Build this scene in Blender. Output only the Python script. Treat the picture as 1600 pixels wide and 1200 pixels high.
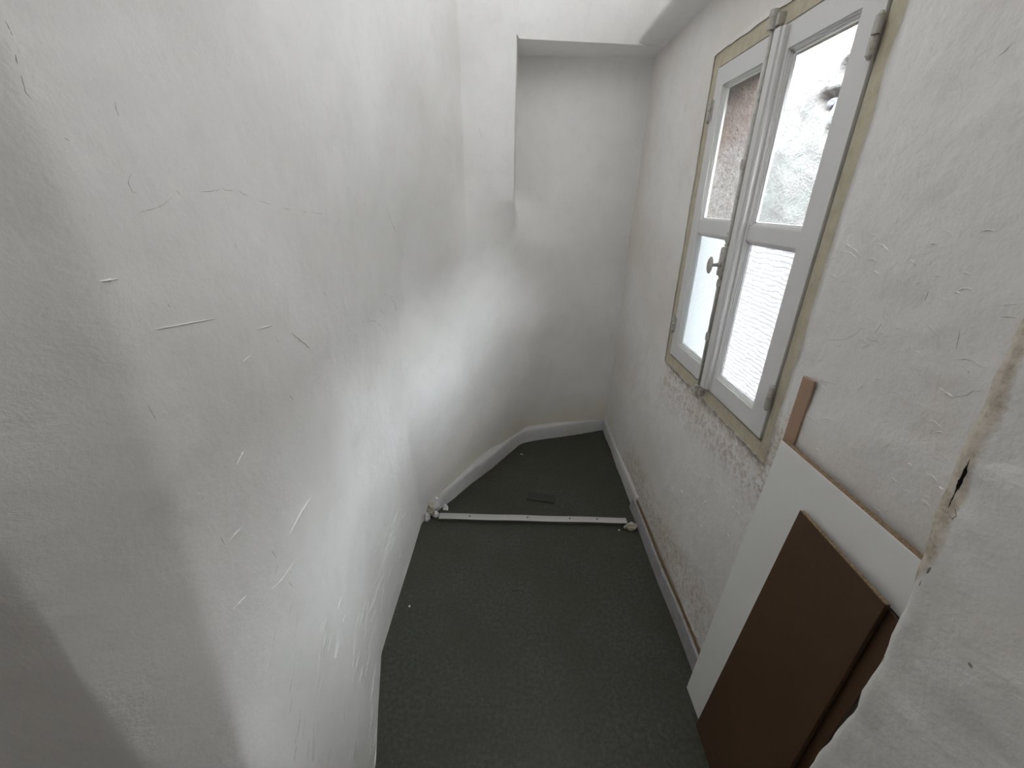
import bpy, bmesh, math, random
import numpy as np
from mathutils import Vector, Matrix, noise
from mathutils.bvhtree import BVHTree

random.seed(7); np.random.seed(7)
S = bpy.context.scene
C = S.collection
for o in list(bpy.data.objects):
    bpy.data.objects.remove(o)

# ------------------------------------------------------------------ camera
CH, PITCH, FPX = 1.6, math.radians(24.3), 632.0
cam_d = bpy.data.cameras.new('camera'); cam = bpy.data.objects.new('camera', cam_d); C.objects.link(cam)
cam.location = (0, 0, CH); cam.rotation_euler = (math.pi/2 - PITCH, 0, 0)
cam_d.sensor_width = 36; cam_d.lens = FPX/1600*36; cam_d.clip_start = 0.02
S.camera = cam

# ------------------------------------------------------------------ view, sky, light
S.view_settings.view_transform = 'Standard'; S.view_settings.look = 'None'
S.view_settings.gamma = 1; S.view_settings.use_curve_mapping = False
S.view_settings.exposure = 1.08
w = bpy.data.worlds.new('overcast_sky'); S.world = w; w.use_nodes = True
bg = w.node_tree.nodes['Background']
bg.inputs['Color'].default_value = (0.90, 0.95, 1.0, 1)       # even overcast daylight
bg.inputs['Strength'].default_value = 22.0
# dim fill light added in the unseen room behind the camera
ld = bpy.data.lights.new('back_room_fill', 'AREA'); ld.shape = 'DISK'; ld.size = 0.35; ld.energy = 2.5
ld.color = (1.0, 0.97, 0.92)
lo = bpy.data.objects.new('back_room_fill', ld); C.objects.link(lo); lo.location = (0.3, -0.9, 2.8)
# uplighter added above the frame to brighten the room by ceiling bounce
ld = bpy.data.lights.new('fill_uplight', 'AREA'); ld.shape = 'DISK'; ld.size = 0.3; ld.energy = 5.9
ld.color = (0.95, 0.98, 1.0)
lo = bpy.data.objects.new('fill_uplight', ld); C.objects.link(lo); lo.location = (0.30, 1.05, 2.32); lo.rotation_euler = (math.pi, 0, 0)
S.cycles.max_bounces = 16; S.cycles.diffuse_bounces = 10; S.cycles.transparent_max_bounces = 12
S.cycles.caustics_refractive = False; S.cycles.caustics_reflective = False

# ------------------------------------------------------------------ helpers
def ray(px, py):
    dx = (px-800)/FPX; dy = (600-py)/FPX; c, s = math.cos(PITCH), math.sin(PITCH)
    return Vector((dx, c+dy*s, -s+dy*c)).normalized()

def mat(name, col, rough=0.8, **k):
    m = bpy.data.materials.new(name); m.use_nodes = True
    b = m.node_tree.nodes['Principled BSDF']
    b.inputs['Base Color'].default_value = (*col, 1); b.inputs['Roughness'].default_value = rough
    b.inputs['Metallic'].default_value = k.get('metal', 0)
    b.inputs['Specular IOR Level'].default_value = k.get('spec', 0.3)
    return m

class NT:
    """small wrapper to wire nodes"""
    def __init__(s, m): s.t = m.node_tree; s.b = s.t.nodes['Principled BSDF']; s.co = s.n('ShaderNodeNewGeometry').outputs['Position']
    def n(s, typ, **kw):
        x = s.t.nodes.new(typ)
        for k, v in kw.items(): setattr(x, k, v)
        return x
    def l(s, a, b): s.t.links.new(a, b)
    def noise(s, scale, detail=4, rough=0.55, stretch=None, dist=0.0):
        x = s.n('ShaderNodeTexNoise'); x.inputs['Scale'].default_value = scale; x.inputs['Detail'].default_value = detail
        x.inputs['Roughness'].default_value = rough; x.inputs['Distortion'].default_value = dist
        src = s.co
        if stretch:
            m = s.n('ShaderNodeMapping'); m.inputs['Scale'].default_value = stretch; s.l(s.co, m.inputs['Vector']); src = m.outputs['Vector']
        s.l(src, x.inputs['Vector']); return x.outputs['Fac']
    def ramp(s, fac, stops):
        r = s.n('ShaderNodeValToRGB'); s.l(fac, r.inputs['Fac']); e = r.color_ramp.elements
        while len(e) < len(stops): e.new(0.5)
        for i, (p, c) in enumerate(stops):
            e[i].position = p; e[i].color = (*c, 1) if isinstance(c, tuple) else (c, c, c, 1)
        return r.outputs['Color']
    def mix(s, fac, a, b, mode='MIX'):
        x = s.n('ShaderNodeMix', data_type='RGBA', blend_type=mode)
        for i, v in ((0, fac), (6, a), (7, b)):
            if isinstance(v, (int, float)): x.inputs[i].default_value = v
            elif isinstance(v, tuple): x.inputs[i].default_value = (*v, 1)
            else: s.l(v, x.inputs[i])
        return x.outputs[2]
    def math(s, op, a, b=0.0, clamp=False):
        x = s.n('ShaderNodeMath', operation=op, use_clamp=clamp)
        for i, v in ((0, a), (1, b)):
            if isinstance(v, (int, float)): x.inputs[i].default_value = v
            else: s.l(v, x.inputs[i])
        return x.outputs[0]
    def xyz(s):
        x = s.n('ShaderNodeSeparateXYZ'); s.l(s.co, x.inputs[0]); return x.outputs
    def bump(s, hs, target=None):
        prev = None
        for h, strength, dist in hs:
            b = s.n('ShaderNodeBump'); b.inputs['Strength'].default_value = strength; b.inputs['Distance'].default_value = dist
            s.l(h, b.inputs['Height'])
            if prev: s.l(prev, b.inputs['Normal'])
            prev = b.outputs['Normal']
        s.l(prev, target or s.b.inputs['Normal']); return prev

def plaster(name, col, warm=(1.0, .97, .93), dirt=0.0, rough_relief=0.7, dirt_col=(0.36, .27, .2)):
    m = mat(name, col, 0.85, spec=0.15); q = NT(m)
    c1 = tuple(min(1, v*1.05) for v in col); c2 = tuple(v*0.93*k for v, k in zip(col, warm))
    base = q.mix(q.ramp(q.noise(1.7, 3), [(0.35, 0.0), (0.65, 1.0)]), c1, c2)
    base = q.mix(q.math('MULTIPLY', q.ramp(q.noise(14, 4, .7), [(0.5, 0.0), (0.8, 1.0)]), 0.25), base, tuple(v*0.82 for v in c2))
    # fine speckle of grit
    base = q.mix(q.math('MULTIPLY', q.ramp(q.noise(260, 2), [(0.62, 0.0), (0.75, 1.0)]), 0.16), base, tuple(v*0.6 for v in col))
    if dirt:
        base = q.mix(q.math('MULTIPLY', q.ramp(q.noise(38, 5, .75), [(0.58, 0.0), (0.74, 1.0)]), dirt), base, dirt_col)
    q.base = base
    q.l(base, q.b.inputs['Base Color'])
    cr = q.ramp(q.noise(9, 6, .7, dist=.6), [(0.47, 0.0), (0.5, 1.0), (0.53, 0.0)])
    q.bump([(q.noise(5, 5, .6), 0.35*rough_relief, 0.02), (q.noise(38, 4, .6), 0.28*rough_relief, 0.006),
            (q.math('MULTIPLY', cr, q.ramp(q.noise(2.3, 2), [(0.5, 0.0), (0.62, 1.0)])), 0.14*rough_relief, 0.003),
            (q.noise(210, 2), 0.25, 0.0012)])
    return m, q

def mesh_obj(name, verts, faces, m=None, parent=None, smooth=False):
    me = bpy.data.meshes.new(name); me.from_pydata([tuple(v) for v in verts], [], faces); me.update()
    for x in (m if isinstance(m, (list, tuple)) else [m]):
        if x: me.materials.append(x)
    if smooth: me.polygons.foreach_set('use_smooth', [True]*len(me.polygons))
    o = bpy.data.objects.new(name, me); C.objects.link(o)
    if parent: o.parent = parent
    return o

def bm_obj(name, bm, m=None, parent=None, smooth=False):
    bmesh.ops.recalc_face_normals(bm, faces=bm.faces)
    me = bpy.data.meshes.new(name); bm.to_mesh(me); bm.free()
    for x in (m if isinstance(m, (list, tuple)) else [m]):
        if x: me.materials.append(x)
    if smooth: me.polygons.foreach_set('use_smooth', [True]*len(me.polygons))
    o = bpy.data.objects.new(name, me); C.objects.link(o)
    if parent: o.parent = parent
    return o

def add_box(bm, lo, hi, bevel=0.0, mi=0):
    r = bmesh.ops.create_cube(bm, size=1); vs = r['verts']
    lo, hi = Vector(lo), Vector(hi)
    for v in vs:
        v.co = Vector(((lo[i]+hi[i])/2 + v.co[i]*(hi[i]-lo[i]) for i in range(3)))
    fs = list({f for v in vs for f in v.link_faces})
    for f in fs: f.material_index = mi
    if bevel:
        es = list({e for v in vs for e in v.link_edges})
        bmesh.ops.bevel(bm, geom=es, offset=bevel, segments=2, affect='EDGES', profile=0.7)

def add_hex(bm, p, bevel=0.0, mis=(0,)*6):
    """8 corners: front bl, br, tr, tl, back bl, br, tr, tl"""
    v = [bm.verts.new(q) for q in p]
    fs = [(0, 1, 2, 3), (7, 6, 5, 4), (3, 2, 6, 7), (0, 4, 5, 1), (0, 3, 7, 4), (1, 5, 6, 2)]
    out = []
    for f, mi in zip(fs, mis):
        x = bm.faces.new([v[i] for i in f]); x.material_index = mi; out.append(x)
    if bevel:
        bmesh.ops.bevel(bm, geom=list({e for f in out for e in f.edges}), offset=bevel, segments=1, affect='EDGES')

def add_tube(bm, p0, p1, r, n=12, r1=None):
    p0, p1 = Vector(p0), Vector(p1); d = p1-p0; q = d.to_track_quat('Z', 'Y').to_matrix().to_4x4()
    bmesh.ops.create_cone(bm, cap_ends=True, segments=n, radius1=r, radius2=r if r1 is None else r1, depth=d.length,
                          matrix=Matrix.Translation((p0+p1)/2) @ q)

def tag(o, label=None, cat=None, group=None, kind=None):
    if label: o['label'] = label
    if cat: o['category'] = cat
    if group: o['group'] = group
    if kind: o['kind'] = kind
    return o
def struct(o, label=None, cat='wall'): return tag(o, label, cat, None, 'structure')
def empty(name, loc):
    o = bpy.data.objects.new(name, None); C.objects.link(o); o.location = loc; o.empty_display_size = .05; return o
def adopt(child, parent):
    """parent keeping world place (parents are unrotated empties)"""
    child.parent = parent; child.matrix_parent_inverse = Matrix.Translation(-parent.location)

def fbm(p, s, oct=3):
    return noise.fractal(Vector((p[0]*s, p[1]*s, p[2]*s)), 0.9, 2.0, oct)

def relief(P, N, amps, keep=None):
    """push grid points (h,w,3) along normals by layered noise"""
    H, W, _ = P.shape; out = P.copy()
    for i in range(H):
        for j in range(W):
            p = P[i, j]; d = 0
            for a, s, o in amps: d += a*fbm(p, s, o)
            if keep is not None: d *= keep[i, j]
            out[i, j] += N[i, j]*d
    return out

def grid_normals(P):
    du = np.gradient(P, axis=1); dv = np.gradient(P, axis=0)
    n = np.cross(du, dv); l = np.linalg.norm(n, axis=2, keepdims=True); l[l < 1e-9] = 1
    return n/l

def grid_faces(H, W, skip=None, off=0):
    f = []
    for i in range(H-1):
        for j in range(W-1):
            if skip is not None and skip(i, j): continue
            a = off+i*W+j; f.append((a, a+1, a+W+1, a+W))
    return f

# ------------------------------------------------------------------ materials
M_left, ql = plaster('white_lime_plaster', (.855, .85, .845), warm=(1, .995, .985))
M_right, qr = plaster('rough_white_plaster', (.78, .765, .75), dirt=0.18, rough_relief=1.35)
M_jamb, qj = plaster('grey_jamb_plaster', (.82, .812, .795), dirt=0.06, rough_relief=1.3)
M_plinth, _ = plaster('painted_plinth', (.63, .635, .65), rough_relief=0.8)
M_beige = mat('beige_painted_frame', (.50, .455, .345), .6)
q = NT(M_beige); q.l(q.mix(q.ramp(q.noise(30, 4, .7), [(.4, 0.0), (.75, 1.0)]), (.52, .475, .365), (.40, .35, .26)), q.b.inputs['Base Color'])
q.bump([(q.noise(60, 3), .3, .002)])
M_paint = mat('white_window_paint', (.66, .655, .65), .4, spec=.4)
q = NT(M_paint); q.l(q.mix(q.math('MULTIPLY', q.ramp(q.noise(45, 5, .8), [(.62, 0.0), (.72, 1.0)]), .5), (.67, .665, .66), (.45, .42, .38)), q.b.inputs['Base Color'])
q.bump([(q.noise(90, 2, .6, stretch=(1, 1, .15)), .15, .001)])
M_floor = mat('dark_olive_vinyl', (.06, .06, .05), .5, spec=.35)
q = NT(M_floor)
fcol = q.mix(q.ramp(q.noise(3.0, 4, .6), [(.35, 0.0), (.65, 1.0)]), (.052, .052, .036), (.074, .070, .066))
fcol = q.mix(q.ramp(q.noise(70, 3, .7), [(.35, 0.0), (.62, 1.0)]), fcol, (.036, .040, .024))
fcol = q.mix(q.math('MULTIPLY', q.ramp(q.noise(330, 2), [(.64, 0.0), (.72, 1.0)]), .5), fcol, (.16, .15, .13))
q.l(fcol, q.b.inputs['Base Color'])
q.l(q.ramp(q.noise(9, 4), [(.3, .30), (.7, .46)]), q.b.inputs['Roughness'])
q.bump([(q.noise(160, 3), .22, .0012), (q.noise(12, 2), .12, .004)])
M_brown = mat('dark_brown_laminate', (.075, .042, .02), .42, spec=.4)
q = NT(M_brown); q.l(q.mix(q.noise(22, 4, .7, stretch=(1, 6, .5)), (.090, .050, .024), (.064, .032, .016)), q.b.inputs['Base Color'])
q.bump([(q.noise(200, 2), .1, .0006)])
M_chip = mat('chipboard_edge', (.27, .19, .11), .85)
q = NT(M_chip); q.l(q.mix(q.ramp(q.noise(300, 3), [(.4, 0.0), (.6, 1.0)]), (.31, .23, .14), (.17, .115, .065)), q.b.inputs['Base Color'])
M_tan = mat('bare_wood_strip', (.37, .25, .17), .75)
q = NT(M_tan); q.l(q.mix(q.noise(40, 4, .6, stretch=(1, 1, .08)), (.42, .29, .205), (.33, .22, .15)), q.b.inputs['Base Color'])
M_white = mat('white_melamine', (.80, .80, .785), .35, spec=.4)
q = NT(M_white); q.bump([(q.noise(180, 2), .08, .0006)])
M_trim = mat('grey_painted_skirting', (.36, .35, .365), .6)
q = NT(M_trim); q.l(q.mix(q.ramp(q.noise(25, 4, .7), [(.4, 0.0), (.8, 1.0)]), (.38, .37, .385), (.25, .235, .22)), q.b.inputs['Base Color'])
M_alu = mat('dull_aluminium', (.62, .62, .60), .42, metal=.55)
q = NT(M_alu); q.l(q.mix(q.math('MULTIPLY', q.ramp(q.noise(35, 5, .8), [(.6, 0.0), (.68, 1.0)]), .7), (.62, .62, .61), (.28, .26, .24)), q.b.inputs['Base Color'])
M_dark = mat('dark_hole', (.012, .012, .010), .9)
M_crack = mat('crack_shadow_grime', (.30, .285, .265), .9)
M_grime = mat('dark_grime', (.07, .062, .05), .9)
M_metalplate = mat('dark_grey_rubber', (.040, .042, .034), .5)
M_stone = mat('beige_rubble', (.50, .47, .39), .9)
q = NT(M_stone); q.l(q.mix(q.ramp(q.noise(40, 4, .7), [(.4, 0.0), (.7, 1.0)]), (.58, .55, .47), (.33, .28, .2)), q.b.inputs['Base Color'])
q.bump([(q.noise(90, 3), .5, .003)])
M_chalk = mat('white_plaster_lump', (.86, .86, .84), .8)
M_green = mat('grey_green_panel', (.17, .185, .165), .6)
M_iron = mat('painted_iron', (.45, .43, .395), .5)
q = NT(M_iron); q.l(q.mix(q.ramp(q.noise(70, 4, .7), [(.45, 0.0), (.7, 1.0)]), (.50, .485, .455), (.33, .29, .235)), q.b.inputs['Base Color'])

# stains on the right wall, round the lower half of the window and above the skirting
X = qr.xyz()
def band(v, lo, hi, soft):
    a = qr.n('ShaderNodeMapRange'); a.clamp = True
    a.inputs[1].default_value = lo; a.inputs[2].default_value = lo+soft; qr.l(v, a.inputs[0])
    b = qr.n('ShaderNodeMapRange'); b.clamp = True
    b.inputs[1].default_value = hi; b.inputs[2].default_value = hi-soft; qr.l(v, b.inputs[0])
    return qr.math('MULTIPLY', a.outputs[0], b.outputs[0])
sill = qr.math('MULTIPLY', band(X[2], .74, .965, .13), band(X[1], .82, 1.80, .10))
side = qr.math('MULTIPLY', band(X[1], .83, .955, .05), band(X[2], .80, 1.16, .10))
foot = qr.math('MULTIPLY', band(X[2], .03, .34, .10), band(X[1], .6, 2.2, .25))
msk = qr.math('ADD', qr.math('ADD', sill, side), qr.math('MULTIPLY', foot, .75), True)
gr = qr.math('MULTIPLY', msk, qr.ramp(qr.noise(52, 6, .8), [(.48, 0.0), (.60, 1.0)]))
stained = qr.mix(qr.math('MULTIPLY', gr, .75), qr.base, (.36, .245, .175))
gr2 = qr.math('MULTIPLY', msk, qr.ramp(qr.noise(26, 5, .7), [(.4, 0.0), (.6, 1.0)]))
stained = qr.mix(qr.math('MULTIPLY', gr2, .30), stained, (.52, .42, .35))
hug = qr.math('MAXIMUM', qr.math('MULTIPLY', band(X[2], .885, .960, .03), band(X[1], .90, 1.72, .05)), qr.math('MULTIPLY', band(X[1], .895, .950, .03), band(X[2], .88, 1.10, .08)))
g3 = qr.math('MULTIPLY', hug, qr.ramp(qr.noise(30, 6, .8), [(.44, 0.0), (.54, 1.0)]))
stained = qr.mix(qr.math('MULTIPLY', g3, .6), stained, (.34, .235, .15))
qr.l(stained, qr.b.inputs['Base Color'])
# yellowed foot of the back wall
Y = ql.xyz()
mr = ql.n('ShaderNodeMapRange'); mr.inputs[1].default_value = .42; mr.inputs[2].default_value = .12; ql.l(Y[2], mr.inputs[0])
mr2 = ql.n('ShaderNodeMapRange'); mr2.inputs[1].default_value = 1.72; mr2.inputs[2].default_value = 1.9; ql.l(Y[1], mr2.inputs[0])
ql.l(ql.mix(ql.math('MULTIPLY', ql.math('MULTIPLY', mr.outputs[0], mr2.outputs[0]), .5), ql.base, (.78, .71, .57)), ql.b.inputs['Base Color'])

# ------------------------------------------------------------------ floor
ZT = 2.9
def flat_grid(name, x0, x1, y0, y1, z, m, amp=.0015, step=.06, flip=False):
    xs = np.arange(x0, x1+step, step); ys = np.arange(y0, y1+step, step)
    vs = [(x, y, z+amp*fbm((x, y, 0), 2.5)) for y in ys for x in xs]
    f = grid_faces(len(ys), len(xs))
    if flip: f = [t[::-1] for t in f]
    return mesh_obj(name, vs, f, m, smooth=True)
floor = struct(flat_grid('floor', -1.5, 1.5, -2.2, 3.0, 0, M_floor, .0008), 'dark olive grey vinyl floor', 'floor')
ceil = struct(flat_grid('ceiling', -1.5, 1.5, -2.2, 3.0, ZT, M_left, .004, flip=True), 'white plaster ceiling', 'ceiling')

# ------------------------------------------------------------------ left and back wall: one curved plaster skin
ZL = [0, .5, .95, 1.40, 1.65, 2.25, 2.9]
CT = {  # control columns, a point per level
 'C0': [(-1.35, .25)]*7,
 'C1': [(-.535, .28), (-.53, .285), (-.527, .287), (-.525, .29), (-.525, .295), (-.525, .30), (-.525, .30)],
 'C2': [(-.46, .335), (-.455, .345), (-.45, .395), (-.45, .4415), (-.45, .450), (-.45, .475), (-.45, .49)],
 'C3': [(-.425, .653), (-.43, .65), (-.44, .65), (-.445, .65), (-.45, .65), (-.45, .65), (-.45, .65)],
 'C4': [(-.508, 1.0), (-.49, 1.0), (-.475, 1.0), (-.46, 1.0), (-.45, 1.0), (-.44, 1.0), (-.43, 1.0)],
 'C5': [(-.492, 1.70), (-.475, 1.60), (-.46, 1.54), (-.440, 1.69), (-.405, 1.65), (-.375, 1.62), (-.365, 1.62)],
 'C6': [(-.20, 2.165), (-.22, 2.14), (-.25, 2.08), (-.235, 2.16), (-.228, 2.19), (-.228, 2.20), (-.228, 2.20)],
 'C7': [(.00, 2.43), (.01, 2.42), (.015, 2.37), (.010, 2.30), (.006, 2.265), (.022, 2.236), (.022, 2.23)],
 'C8': [(.09, 2.55), (.09, 2.52), (.10, 2.46), (.10, 2.45), (.10, 2.49), (.10, 2.478), (.10, 2.478)],
 'C9': [(.76, 2.71), (.76, 2.66), (.76, 2.61), (.76, 2.565), (.76, 2.54), (.76, 2.492), (.76, 2.49)],
}
segs = [('C0', 'C1', 22), ('C1', 'C2', 18), ('C2', 'C3', 20), ('C3', 'C4', 30), ('C4', 'C5', 58), ('C5', 'C6', 46), ('C6', 'C7', 24)]
zs = np.concatenate([np.linspace(0, 2.25, 160), np.linspace(2.25, ZT, 40)[1:]])
def at_z(name, z):
    a = np.array(CT[name]); return np.array([np.interp(z, ZL, a[:, 0]), np.interp(z, ZL, a[:, 1])])
def smooth(A, k, axis):
    if k < 1: return A
    ker = np.exp(-0.5*(np.arange(-3*k, 3*k+1)/k)**2); ker /= ker.sum()
    pad = [(0, 0)]*A.ndim; pad[axis] = (3*k, 3*k)
    B = np.pad(A, pad, mode='reflect', reflect_type='odd')
    return np.apply_along_axis(lambda v: np.convolve(v, ker, 'valid'), axis, B)
cols = []
for a, b, n in segs:
    for t in np.linspace(0, 1, n, endpoint=False): cols.append((a, b, t))
cols.append(('C6', 'C7', 1.0))
P = np.zeros((len(zs), len(cols), 3))
for i, z in enumerate(zs):
    for j, (a, b, t) in enumerate(cols):
        p = at_z(a, z)*(1-t)+at_z(b, z)*t; P[i, j] = (p[0], p[1], z)
P[:, :, :2] = smooth(P[:, :, :2], 1, 1); P[:, :, :2] = smooth(P[:, :, :2], 9, 0)
split = sum(n for _, _, n in segs[:6])          # column of C6
N = grid_normals(P)
if N[80, 100, 0] < 0: N = -N
zz = P[:, :, 2]
# broad hollows and swellings of the hand-trowelled wall
PL = relief(P, N, [(.008, 1.6, 2), (.0016, 7, 3), (.0007, 26, 2)], keep=np.clip(.35+zz*1.3, .35, 1)*1.0)
# the shallow swelling beside the crease
# niche side: columns from the niche edge to the corner
nc = [('C7', 'C8', t) for t in np.linspace(0, 1, 12, endpoint=False)] + [('C8', 'C9', t) for t in np.linspace(0, 1, 60)]
Q = np.zeros((len(zs), len(nc), 3))
for i, z in enumerate(zs):
    top = z > 2.2505
    for j, (a, b, t) in enumerate(nc):
        c7 = PL[i, -1, :2]; c8 = at_z('C8', z); c9 = at_z('C9', z)
        if top:
            u = j/(len(nc)-1); p = c7*(1-u)+np.array((.76, 2.345))*u
        elif a == 'C7':
            # above the fading foot the edge is crisp: a return face, then the niche wall
            k = np.clip((z-1.36)/.30, 0, 1)
            k = k*k*(3-2*k); lo_ = c7+(c8-c7)/3
            e = lo_*(1-k)+np.array((c7[0]+.010, c8[1]))*k
            p = c7*(1-min(1, t*3))+e*min(1, t*3) if t*3 < 1 else e*(1-(t*3-1)/2)+c8*((t*3-1)/2)
        else: p = c8*(1-t)+c9*t
        Q[i, j] = (p[0], p[1], z)
low = zs <= 2.2505
nl = int(low.sum())
for k in range(2):
    pass
Q[:nl, 12:, :2] = smooth(Q[:nl, 12:, :2], 3, 0)
NQ = grid_normals(Q)
if NQ[40, 40, 1] > 0: NQ = -NQ
NQ[:] = np.where(np.abs(NQ[:, :, 2:3]) > .9, np.array((0, -1, 0)), NQ)
kq = np.tile(np.clip((np.arange(Q.shape[1])-4)/10, 0, 1), (len(zs), 1)); kq[nl-2:] = np.clip((np.arange(Q.shape[1]))/12, 0, 1)
QR = relief(Q, NQ, [(.007, 1.6, 2), (.0018, 7, 3), (.0008, 26, 2)], keep=kq)
QR[:, 0] = PL[:, -1]
QR[nl-1, :, 2] += 0.0; QR[nl, :, 2] = 2.2505
# full mesh for normals, then cut in two
H, WL = PL.shape[:2]; WQ = QR.shape[1]
full = np.concatenate([PL, QR[:, 1:]], axis=1)
# below the niche the angle between the two faces is plastered over in one soft sweep
j0 = split-30; sub = full[:, j0:, :2].copy(); sw = smooth(sub, 10, 1)
wz = np.interp(zs, [0, .12, .4, 1.36, 1.60], [.25, .35, 1, 1, 0])[:, None, None]
edge = np.clip(np.minimum(np.arange(sub.shape[1]), np.arange(sub.shape[1])[::-1]*2)/30., 0, 1)[None, :, None]
full[:, j0:, :2] = sub*(1-wz*edge)+sw*wz*edge
W = full.shape[1]
me = bpy.data.meshes.new('tmp'); me.from_pydata(full.reshape(-1, 3).tolist(), [], grid_faces(H, W)); me.update()
vn = np.zeros(len(me.vertices)*3); me.vertices.foreach_get('normal', vn); vn = vn.reshape(H, W, 3)
def cut(name, j0, j1, m, sharp=None):
    G = full[:, j0:j1+1]; n = vn[:, j0:j1+1].reshape(-1, 3)
    o = mesh_obj(name, G.reshape(-1, 3).tolist(), grid_faces(H, j1-j0+1), m, smooth=True)
    o.data.normals_split_custom_set_from_vertices([tuple(x) for x in n.tolist()])
    return o
wall_left = struct(cut('wall_left', 0, split, M_left), 'white hand-trowelled curved plaster wall on the left', 'wall')
G = full[:, split:]; Wb = G.shape[1]
wall_back = mesh_obj('wall_back', G.reshape(-1, 3).tolist(), grid_faces(H, Wb), M_left, smooth=True)
# crisp edges round the niche
sh = wall_back.data.attributes.new('sharp_edge', 'BOOLEAN', 'EDGE')
je = WL-1-split; flags = []
zi = int(np.searchsorted(zs, 1.62))
for e in wall_back.data.edges:
    a, b = e.vertices; ia, ja, ib, jb = a//Wb, a % Wb, b//Wb, b % Wb
    s = (ia == ib and ia in (nl-1, nl) and min(ja, jb) >= je) or (ja == jb and ja == je and zi <= min(ia, ib) < nl)
    flags.append(s)
sh.data.foreach_set('value', flags)
struct(wall_back, 'white plaster back wall with a shallow raised niche', 'wall')
bpy.data.meshes.remove(me)

# ------------------------------------------------------------------ right wall with the window opening
WY0, WY1, WZ0, WZ1 = .937, 1.748, .932, 2.062      # plaster edge round the frame
def axis(lo, hi, marks, step):
    pts = [lo]+sorted(marks)+[hi]; out = []
    for a, b in zip(pts, pts[1:]):
        n = max(1, round((b-a)/step)); out += list(np.linspace(a, b, n, endpoint=False))
    return np.array(out+[hi])
ys = axis(.40, 2.80, [WY0, WY1], .0155); zr = axis(0, ZT, [WZ0, WZ1], .0155)
R = np.zeros((len(zr), len(ys), 3))
for i, z in enumerate(zr):
    for j, y in enumerate(ys): R[i, j] = (.704+.018*max(0, (.35-z))/.35*0+0.0, y, z)
NR = np.zeros_like(R); NR[:, :, 0] = -1
dist = np.maximum(np.maximum(WY0-R[:, :, 1], R[:, :, 1]-WY1), np.maximum(WZ0-R[:, :, 2], R[:, :, 2]-WZ1))
keep = np.clip(.25+dist*6, .25, 1)
RR = relief(R, NR, [(.007, 2.4, 2), (.0035, 9, 3), (.0016, 34, 3)], keep)
RR[:, :, 0] = np.minimum(RR[:, :, 0], .7065)+.0
iy = [int(np.argmin(abs(ys-v))) for v in (WY0, WY1)]; iz = [int(np.argmin(abs(zr-v))) for v in (WZ0, WZ1)]
for j in range(iy[0], iy[1]+1):                        # ragged plaster edge
    for i, s in ((iz[0], 1), (iz[1], -1)): RR[i, j, 2] += s*.006*noise.noise(Vector((ys[j]*14, i, 0)))
for i in range(iz[0], iz[1]+1):
    for j, s in ((iy[0], 1), (iy[1], -1)): RR[i, j, 1] += s*(.010 if s > 0 else .005)*noise.noise(Vector((zr[i]*9, j, 3)))
hole = lambda i, j: iz[0] <= i < iz[1] and iy[0] <= j < iy[1]
vs = RR.reshape(-1, 3).tolist(); fs = [f[::-1] for f in grid_faces(len(zr), len(ys), hole)]
# lip round the opening going back beside the frame
ring = [(iz[0], j) for j in range(iy[0], iy[1])]+[(i, iy[1]) for i in range(iz[0], iz[1])]+[(iz[1], j) for j in range(iy[1], iy[0], -1)]+[(i, iy[0]) for i in range(iz[1], iz[0], -1)]
base = len(vs); vs += [[.745, RR[i, j, 1], RR[i, j, 2]] for i, j in ring]
for k in range(len(ring)):
    k2 = (k+1) % len(ring); a = ring[k][0]*len(ys)+ring[k][1]; b = ring[k2][0]*len(ys)+ring[k2][1]
    fs.append((a, b, base+k2, base+k))
wall_right = struct(mesh_obj('wall_right', vs, fs, M_right, smooth=True), 'rough white plaster wall on the right around the window', 'wall')

# boxed beam under the ceiling along the right wall
bz = np.linspace(2.25, ZT, 16); by = np.linspace(.2, 2.5, 80)
vs, fs = [], []
for y in by:
    for x, z in [(.75, 2.25), (.66, 2.252), (.60, 2.25), (.578, 2.256), (.572, 2.275)]+[(.572, zz_) for zz_ in bz[2:]]:
        d = .006*fbm((x, y, z), 3, 3); vs.append((x+(0 if z < 2.253 else d), y, z+(d if z < 2.27 else 0)))
nb = 5+len(bz)-2
fs = grid_faces(len(by), nb)
beam = struct(mesh_obj('trim_1', vs, fs, M_left, smooth=True), 'plastered boxed-in beam above the window', 'beam')

# ------------------------------------------------------------------ near right jamb
JZ = [0, .57, .79, .984, 1.109, 1.153, 1.21, 1.29, 1.46, 1.8, ZT]; JY = [.431, .426, .413, .422, .434, .439, .447, .452, .463, .475, .485]
jc = [(.76, 0), (.70, .0), (.64, .0), (.612, .002), (.600, -.002), (.597, -.010), (.598, -.020), (.602, -.030), (.604, -.045), (.607, -.075)] + \
     [(.607+.05*t, -.075-.45*t) for t in np.linspace(.06, 1, 26)] + [(1.5, -.53)]
zj = np.linspace(0, ZT, 150); J = np.zeros((len(zj), len(jc), 3))
for i, z in enumerate(zj):
    y0 = np.interp(z, JZ, JY)
    for j, (x, dy) in enumerate(jc):
        x2 = x + (.004*noise.noise(Vector((z*6, j*.25, 5))) if 3 <= j else 0)*(.6 if j < 9 else .5)
        if j <= 8 and j >= 3: x2 += .004*noise.noise(Vector((z*26, j*.6, 1)))
        if 5 <= j <= 6: x2 += .006*np.exp(-((z-1.25)/.06)**2)
        J[i, j] = (x2, y0+dy+(.003*noise.noise(Vector((z*16, 2, j*.3))) if 2 < j < 9 else 0), z)
NJ = grid_normals(J)
if NJ[60, 20, 0] > 0: NJ = -NJ
J = relief(J, NJ, [(.004, 4, 3), (.0015, 22, 2)], keep=np.tile(np.array([0, 0, .3]+[1]*(len(jc)-4)+[0]), (len(zj), 1)))
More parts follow.
